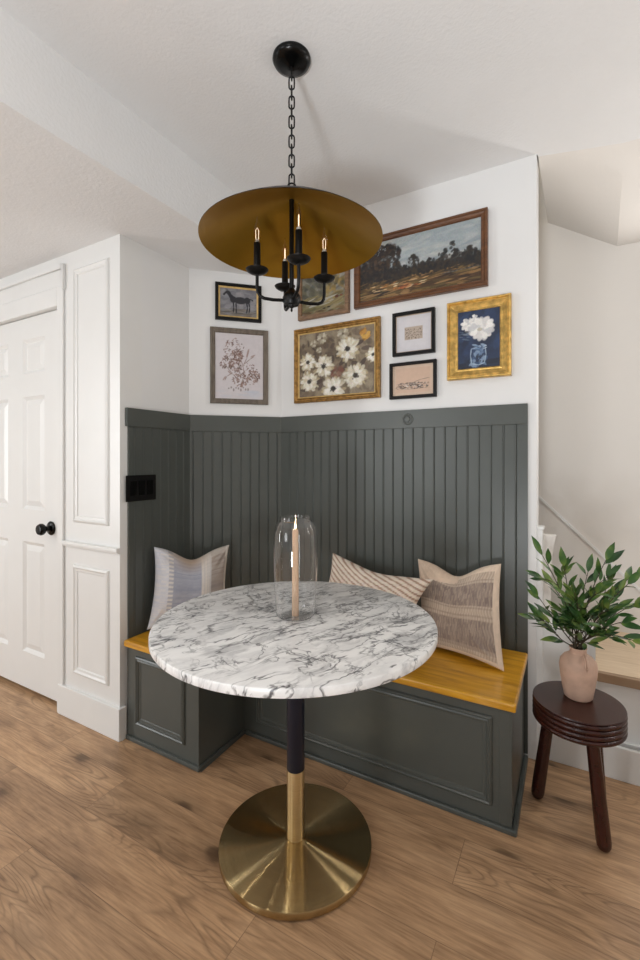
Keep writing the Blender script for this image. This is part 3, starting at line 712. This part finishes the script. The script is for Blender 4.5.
picture('framed_horse_painting', 'small painting of a dark standing horse in black frame with gold inner edge', on45(.259, 2.1135), PI/4, .248, .200, .017, .020, M['blackframe'], p, liner=(.009, M['goldliner']))
p = Paint(120, 170, 'cfc9cc', 15); p.grain(.012)
cs = ['7a5a50', '6a4c44', '8c7268', '5c463c', '9c8074']
for x, y, R_ in ((.38, .78, .13), (.24, .55, .09), (.68, .38, .15), (.43, .52, .09), (.52, .30, .10), (.80, .36, .08), (.46, .66, .07)):
    for k in range(75):
        a = p.r.uniform(0, 2*PI); q = 1.15*R_*math.sqrt(p.r.uniform(.05, 1)); p.blob(x+q*math.cos(a)/p.asp, y+q*math.sin(a), p.r.uniform(.008, .024), p.r.uniform(.005, .010), cs[p.r.randint(5)], .75, p.r.uniform(0, 3))
for pts in ([(.40, .74), (.52, .62), (.58, .50), (.60, .36), (.52, .20)], [(.24, .48), (.36, .38), (.48, .30)], [(.58, .52), (.66, .64), (.70, .76)], [(.60, .54), (.72, .62), (.80, .66)], [(.36, .40), (.24, .34), (.20, .28)]):
    p.line(pts, .006, '7c6258', .8)
for x, y, a in ((.68, .74, 1.2), (.78, .67, .5), (.19, .31, 1), (.55, .22, 1.5), (.30, .40, 2.4), (.66, .68, 1.3)): p.blob(x, y, .040, .012, '94786c', .7, a)
for k in range(9): p.blob(.28+k*.05, .16+.02*math.sin(k*2.3), .012, .012+.006*(k % 3), '6f625e', .7)
p.strokes(10, .1, .9, .02, .12, ['bcc4d2', 'c4c8d0'], .12, .02, 0, .1, .3)
prof_b = [(0, 0), (0, .018), (.003, .022), (.010, .022), (.014, .019), (.022, .018), (.027, .012), (.027, 0)]
picture('framed_botanical_print', 'brown botanical flower print on white in grey wood frame, below the horse painting', on45(.264, 1.7665), PI/4, .311, .408, .027, .022, M['greywood'], p, prof_b, art='print')

# ------------------------------------------------------------ pillows
def pillow(name, label, c00, c10, c11, c01, thick, colour, n=96, chop=0.0, pinch=.06, bend=0, belly=.0, twist=0):
    """corners: bottom-left, bottom-right, top-right, top-left seen from the front"""
    c00, c10, c11, c01 = map(Vector, (c00, c10, c11, c01))
    nrm = (c10-c00).cross(c01-c00).normalized()
    if nrm.y > 0: nrm = -nrm
    cen = (c00+c10+c11+c01)/4; base = Vector((cen.x, cen.y, min(c00.z, c10.z)))
    up = ((c01-c00)+(c11-c10)).normalized(); rt = ((c10-c00)+(c11-c01)).normalized()
    H_ = ((c01-c00).length+(c11-c10).length)/2; W_ = ((c10-c00).length+(c11-c01).length)/2
    vs = []; cols = []
    rr = np.random.RandomState(3)
    def P3(u, v, side):
        p_ = c00*(1-u)*(1-v)+c10*u*(1-v)+c11*u*v+c01*(1-u)*v
        U, V = 2*u-1, 2*v-1
        p_ = p_ - rt*(pinch*W_*U*abs(U)*(1-V*V)) - up*(pinch*H_*V*abs(V)*(1-U*U))
        cz = math.exp(-(U*U)/.22)*max(0, v)**2.2
        p_ = p_ - up*(chop*cz*H_)
        e = max(0, (1-U*U))**.5*max(0, (1-V*V))**.5
        e = e**.85*(1-.25*math.exp(-(U*U)/.06)*max(0, v)**2*(1 if chop else 0))
        w_ = .035*math.sin(7*U+3*V)*(1-U*U)*(1-V*V)+.05*math.sin(11*V-4*U+1)*abs(U)**2*(1-V*V)*(1-U*U)
        # creases running in from the corners
        for su in (-1, 1):
            for sv in (-1, 1):
                dd = math.hypot(U-su, V-sv); ang = math.atan2(V-sv, U-su)
                w_ += .10*math.sin(ang*13+su)*math.exp(-(dd-.35)**2/.06)*e
        if side: return p_ + nrm*(thick*(e*(.62+w_)+.004))
        return p_ - nrm*(thick*.38*e+.002)
    for side in (1, 0):
        for j in range(n+1):
            for i in range(n+1):
                u, v = i/n, j/n
                # ease grid toward edges
                u_ = .5-.5*math.cos(PI*u)*.9-(.05*(1-2*u)); v_ = .5-.5*math.cos(PI*v)*.9-(.05*(1-2*v))
                vs.append(P3(u_, v_, side)-base); cols.append(tuple(colour(u_, v_, rr))+(1,))
    m = (n+1)*(n+1); fs = []
    for j in range(n):
        for i in range(n):
            a = j*(n+1)+i; fs.append((a, a+1, a+n+2, a+n+1)); fs.append((m+a+n+1, m+a+n+2, m+a+1, m+a))
    border = [i for i in range(n+1)]+[j*(n+1)+n for j in range(1, n+1)]+[n*(n+1)+i for i in range(n-1, -1, -1)]+[j*(n+1) for j in range(n-1, 0, -1)]
    for k in range(len(border)):
        a, b_ = border[k], border[(k+1) % len(border)]; fs.append((b_, a, m+a, m+b_))
    me = bpy.data.meshes.new(name); me.from_pydata([tuple(q) for q in vs], [], fs); me.update()
    ca = me.color_attributes.new('paint', 'FLOAT_COLOR', 'POINT'); ca.data.foreach_set('color', np.array(cols).ravel())
    bm = bmesh.new(); bm.from_mesh(me); bmesh.ops.recalc_face_normals(bm, faces=bm.faces); bm.to_mesh(me); bm.free()
    for q in me.polygons: q.use_smooth = True
    me.materials.append(M['cloth'])
    o = bpy.data.objects.new(name, me); col.objects.link(o); o.location = base+Vector((0, 0, .006))
    return tag(o, label, 'pillow')
def hsh(a, b_):
    x = math.sin(a*12.9898+b_*78.233)*43758.5453; return x-math.floor(x)
def lerp(a, b_, k): return [x+(y-x)*k for x, y in zip(a, b_)]
def col_blue(u, v, r):
    cream = rgb('dcd5cd')[:3]; blue = rgb('9a9fae')[:3]; tan = rgb('b99f86')[:3]; br = rgb('9b8878')[:3]
    h = hsh(int(v*84), 3); j = hsh(int(v*84), int(u*14))
    if u < .17: c = lerp(rgb('cdd0da')[:3], cream, j*.6)
    elif u < .24: c = lerp(blue, cream, .5+.5*math.sin(v*120))
    elif u < .60: c = lerp(lerp(blue, rgb('b5b6c0')[:3], h), rgb('7f8394')[:3], j*.4)
    elif u < .74: c = lerp(cream, blue, .35 if math.sin(u*150) > .2 else .1)
    elif u < .95: c = lerp(lerp(rgb('8f8a8c')[:3], br, v*.6), rgb('c0b6ac')[:3], h*.6)
    else: c = cream
    if v > .93 and u > .24: c = lerp(c, cream, .5)
    k = math.exp(-((u-.45)/.22)**2)*max(0, (v-.74)/.26); c = lerp(c, tan, min(.8, k))
    return [x*(1+.08*(j-.5)) for x in c]
def col_stripe(u, v, r):
    s = (v*15+u*9) % 1
    c = rgb('a28470')[:3] if s < .36 else rgb('e0d3c4')[:3]
    return [x*(1+.1*(r.uniform(0, 1)-.5)) for x in c]
def col_tan(u, v, r):
    base = lerp(rgb('ab9888')[:3], rgb('c8b6a3')[:3], .5+.5*math.sin(u*210+2*math.sin(v*40)))
    dark = rgb('6a5b58')[:3]; cream = rgb('dcc7b2')[:3]; j = hsh(int(u*84), int(v*16+3*hsh(int(u*84), 5)))
    c = base
    for a, b_, k in ((.10, .14, .35), (.14, .42, .6), (.44, .46, .4), (.52, .54, .4), (.56, .80, .65), (.82, .84, .45)):
        if a < v < b_: c = lerp(c, dark, min(1, k*1.25)*(.35+.65*j))
    if v > .92 or v < .05: c = cream
    if u < .55 and v > .74+.22*u: c = lerp(cream, rgb('cdb097')[:3], .35)
    if u > .965: c = cream
    return [x*(1+.1*(j-.5)) for x in c]
pillow('throw_pillow', 'cream and blue-grey woven pillow alone on the left end of the bench', ray(147, 631, 2.085), ray(227, 622, 2.24), ray(229, 546, 2.30), ray(154, 548, 2.125), .15, col_blue, chop=.13, pinch=.05)
pillow('throw_pillow', 'tan and white pinstriped lumbar pillow behind the marble table', (-1.10, 1.90, .457), (-.60, 1.79, .457), ray(433, 581, 1.87), ray(333, 554, 2.24), .13, col_stripe, chop=.04, pinch=.07)
pillow('throw_pillow', 'tan woven patchwork pillow at the right end of the bench', ray(422, 646, 1.955), ray(504, 673, 1.704), ray(501, 565, 1.86), ray(418, 560, 2.08), .12, col_tan, chop=.13, pinch=.04)

# ------------------------------------------------------------ stool, vase, branches
SX, SY = .017, 1.755
t = thing('stool', 'small round three-legged dark wood stool with ridged seat beside the bench', 'stool', (SX, SY, 0))
pr = [(0, .365), (.128, .365), (.134, .367)]
for k in range(4):
    z0 = .368+k*.0165
    for q in range(7):
        a = -PI/2+PI*q/6; pr.append((.133+.007*math.cos(a), z0+.00825+.0078*math.sin(a)))
pr += [(.137, .4345), (.139, .437), (.138, .440), (0, .440)]
MB().lathe(pr, 72).build('seat', M['mahog'], t, smooth=True)
for fx, fy_, tx, ty in ((-.132, .100, -.085, .070), (.074, -.045, .038, -.048), (.070, .150, .05, .085)):
    d_ = Vector((fx-tx, fy_-ty, -.37)).normalized()
    top = Vector((tx, ty, .372)); bot = Vector((fx, fy_, .0)) 
    ax = (bot-top)
    pts = [top+ax*k for k in (0, .2, .5, .8, .93, .965, .99)]+[bot+Vector((0, 0, .0))]
    o = MB().tube(pts, [.020, .020, .021, .0225, .0225, .021, .016, .007], 24).build('leg', M['mahog'], t, smooth=True)
VX, VY = .018, 1.788
t = thing('vase', 'peach stoneware bottle vase with small loop handle holding leafy branches', 'vase', (VX, VY, .4405))
MB().lathe([(0, 0), (.040, 0), (.044, .004), (.050, .035), (.057, .080), (.0590, .105), (.056, .124), (.046, .138), (.032, .147), (.0265, .152), (.0255, .162), (.028, .169), (.0265, .171), (.022, .168), (.0205, .155), (.028, .145), (.045, .13), (.053, .10), (.045, .04), (.036, .008), (0, .008)], 56).build('body', M['ceramic'], t, smooth=True)
vd = Vector((-VX*0+.25, -.97, 0)).normalized()
MB().tube([vd*.0255+Vector((.012, 0, .157)), vd*.043+Vector((.013, 0, .155)), vd*.0585+Vector((.014, 0, .140)), vd*.0625+Vector((.014, 0, .125)), vd*.060+Vector((.010, 0, .113)), vd*.0615+Vector((.006, 0, .122)), vd*.057+Vector((.006, 0, .140)), vd*.040+Vector((.006, 0, .153))], .0032, 10, closed=True).build('handle', M['ceramic'], t, smooth=True)

pl = thing('leafy_branches', 'bunch of green leafy branches standing in the peach vase', 'plant', (VX, VY, .46))
base = Vector((VX, VY, .46))
def leaf(mb, p0, d_, nrm, L, W):
    d_ = d_.normalized(); s_ = d_.cross(nrm).normalized(); nrm = s_.cross(d_).normalized()
    K = [0, .12, .3, .5, .7, .86, 1]; Wd = [.06, .55, .95, 1, .74, .36, 0]
    vs = []; fs = []
    curl = rnd.uniform(-.25, .35)
    for k, w in zip(K, Wd):
        c = p0+d_*(L*k)-nrm*(curl*L*k*k*.5)
        vs += [c-s_*(W*w/2)+nrm*(W*w*.16), c, c+s_*(W*w/2)+nrm*(W*w*.16)]
    for i in range(len(K)-1):
        a = i*3; fs += [(a, a+1, a+4, a+3), (a+1, a+2, a+5, a+4)]
    mb.add(vs, fs)
def sprig(tip_px, depth, mid_lift=.4, leaves=9, tipleaf=True, subs=2):
    tip = on_y(tip_px[0], tip_px[1], depth)-base
    p0 = Vector((rnd.uniform(-.012, .012), rnd.uniform(-.012, .012), -.0)); neck = Vector((rnd.uniform(-.014, .014), rnd.uniform(-.012, .012), .15))
    ctrl = neck+Vector(((tip.x-neck.x)*.35, (tip.y-neck.y)*.35, (tip.z-neck.z)*.35+mid_lift*.12))
    path = [p0, neck*.6+p0*.4]
    for k in range(9):
        s_ = k/8; path.append(neck*(1-s_)**2+ctrl*2*s_*(1-s_)+tip*s_*s_)
    sm = MB().tube(path, [.0022]*3+[.0021-.0012*k/8 for k in range(8)], 7)
    lf = MB()
    def along(path, n, start, L0):
        m = len(path)-1
        for k in range(n):
            s_ = start+(1-start)*(k+.5)/n; i = min(int(s_*m), m-1); f_ = s_*m-i
            pp = path[i]*(1-f_)+path[i+1]*f_; dd = (path[i+1]-path[i]).normalized()
            side = Vector((0, 0, 1)).cross(dd)
            if side.length < .1: side = Vector((1, 0, 0))
            side = side.normalized()
            ang = rnd.uniform(-.7, .7); side = (side*math.cos(ang)+side.cross(dd)*math.sin(ang)).normalized()
            sg = 1 if k % 2 else -1
            ld = (dd*rnd.uniform(.7, 1.1)+side*sg*rnd.uniform(.5, .9)+Vector((0, 0, rnd.uniform(-.15, .25)))).normalized()
            L = L0*rnd.uniform(.75, 1.15)
            nv = Vector((rnd.uniform(-.5, .5), rnd.uniform(-1, .1), rnd.uniform(.3, 1.1)))
            sm.tube([pp, pp+ld*.008], .0007, 5)
            leaf(lf, pp+ld*.007, ld, nv, L, L*rnd.uniform(.24, .31))
    along(path[2:], leaves, .30, .066)
    if tipleaf:
        dd = (path[-1]-path[-2]).normalized(); leaf(lf, path[-1], dd, Vector((rnd.uniform(-.4, .4), -.8, .7)), .070, .022)
    for q in range(subs):
        i = rnd.randint(4, 7); st_ = path[i]; dd = (path[i+1]-path[i]).normalized()
        sd = Vector((rnd.uniform(-1, 1), rnd.uniform(-1, .8), rnd.uniform(-.2, .8))).normalized()
        en = st_+(dd*.6+sd*.8).normalized()*rnd.uniform(.05, .09)
        sp = [st_, (st_+en)/2+Vector((0, 0, .004)), en]
        sm.tube(sp, [.0011, .0009, .0006], 6); along(sp, 4, .2, .058); leaf(lf, en, (en-st_), Vector((0, -.6, .8)), .060, .019)
    so_ = sm.build('branch', M['stem'], pl, smooth=True)
    lo = lf.build('foliage', M['leaf'], so_, smooth=True, fix=False)
    for px_ in (1,): pass
tips = [((541, 553), 1.72, .6, 7), ((538, 596), 1.68, -.1, 5), ((541, 618), 1.78, -.3, 5), ((606, 560), 1.74, .5, 6), ((588, 572), 1.86, .4, 6),
        ((564, 566), 1.70, .5, 6), ((628, 584), 1.70, .4, 7), ((634, 604), 1.80, .2, 7), ((632, 640), 1.64, .5, 7), ((622, 622), 1.60, .3, 6),
        ((596, 592), 1.62, .6, 6), ((574, 592), 1.62, .5, 6), ((553, 586), 1.84, .4, 6), ((612, 600), 1.88, .3, 6), ((606, 632), 1.66, .1, 5), ((559, 620), 1.68, .0, 5), ((636, 574), 1.78, .7, 7)]
for tp, dep, lift, nl in tips: sprig(tp, dep, lift, nl)

# ------------------------------------------------------------ light
w = bpy.data.worlds.new('world'); sc.world = w; w.use_nodes = True
bg = w.node_tree.nodes['Background']; bg.inputs['Color'].default_value = (.96, .98, 1, 1); bg.inputs['Strength'].default_value = .35
def area(name, loc, target, sx, sy, power, c=(1, 1, 1)):
    l = bpy.data.lights.new(name, 'AREA'); l.shape = 'RECTANGLE'; l.size = sx; l.size_y = sy; l.energy = power; l.color = c
    o = bpy.data.objects.new(name, l); col.objects.link(o); o.location = loc
    o.rotation_euler = (Vector(target)-Vector(loc)).to_track_quat('-Z', 'Y').to_euler(); return o
def spot_disc(name, loc, r, power, c=(1, .93, .84)):
    l = bpy.data.lights.new(name, 'AREA'); l.shape = 'DISK'; l.size = 2*r; l.energy = power; l.color = c
    o = bpy.data.objects.new(name, l); col.objects.link(o); o.location = loc; return o
area('window_daylight', (-2.4, -3.4, 1.6), (-.9, 1.8, 1.2), 1.2, 1.8, 50, (.93, .97, 1))
area('side_window_daylight', (-3.9, -.6, 1.35), (-.8, 1.3, .4), .16, 1.6, 32, (.94, .975, 1))
area('low_daylight', (-.15, -1.4, .35), (-.25, .8, 2.54), .35, .35, 20, (.93, .97, 1)).data.spread = 1.75
area('stair_window_daylight', (1.40, 1.95, 1.5), (-.8, 1.25, .2), .10, 1.2, 12, (1, .97, .93))
area('stair_landing_light', (.43, 2.69, 1.85), (.43, 0, 1.85), .10, .6, 5.5, (1, .97, .94))
l = bpy.data.lights.new('ceiling_lamp', 'POINT'); l.energy = 16; l.shadow_soft_size = .07; l.color = (1, .98, .95)
o = bpy.data.objects.new('ceiling_lamp', l); col.objects.link(o); o.location = (-.15, -.7, 2.44)
for x, y in ((-2.6, -.4), (-1.0, -1.4)):
    spot_disc('recessed_light', (x, y, (ZL if x < -1.41 else ZH)-.004), .06, 6)
l = bpy.data.lights.new('upper_hall_lamp', 'POINT'); l.energy = 4; l.shadow_soft_size = .1; l.color = (1, .9, .75)
o = bpy.data.objects.new('upper_hall_lamp', l); col.objects.link(o); o.location = (-.6, 2.45, 3.2)
l = bpy.data.lights.new('candle_light', 'POINT'); l.energy = .12; l.shadow_soft_size = .0015; l.color = (1, .7, .4)
o = bpy.data.objects.new('candle_light', l); col.objects.link(o); o.location = (GX, GY, gz+.318)

sc.view_settings.view_transform = 'Standard'; sc.view_settings.look = 'None'; sc.view_settings.gamma = 1
sc.view_settings.use_curve_mapping = False; sc.view_settings.exposure = -.25
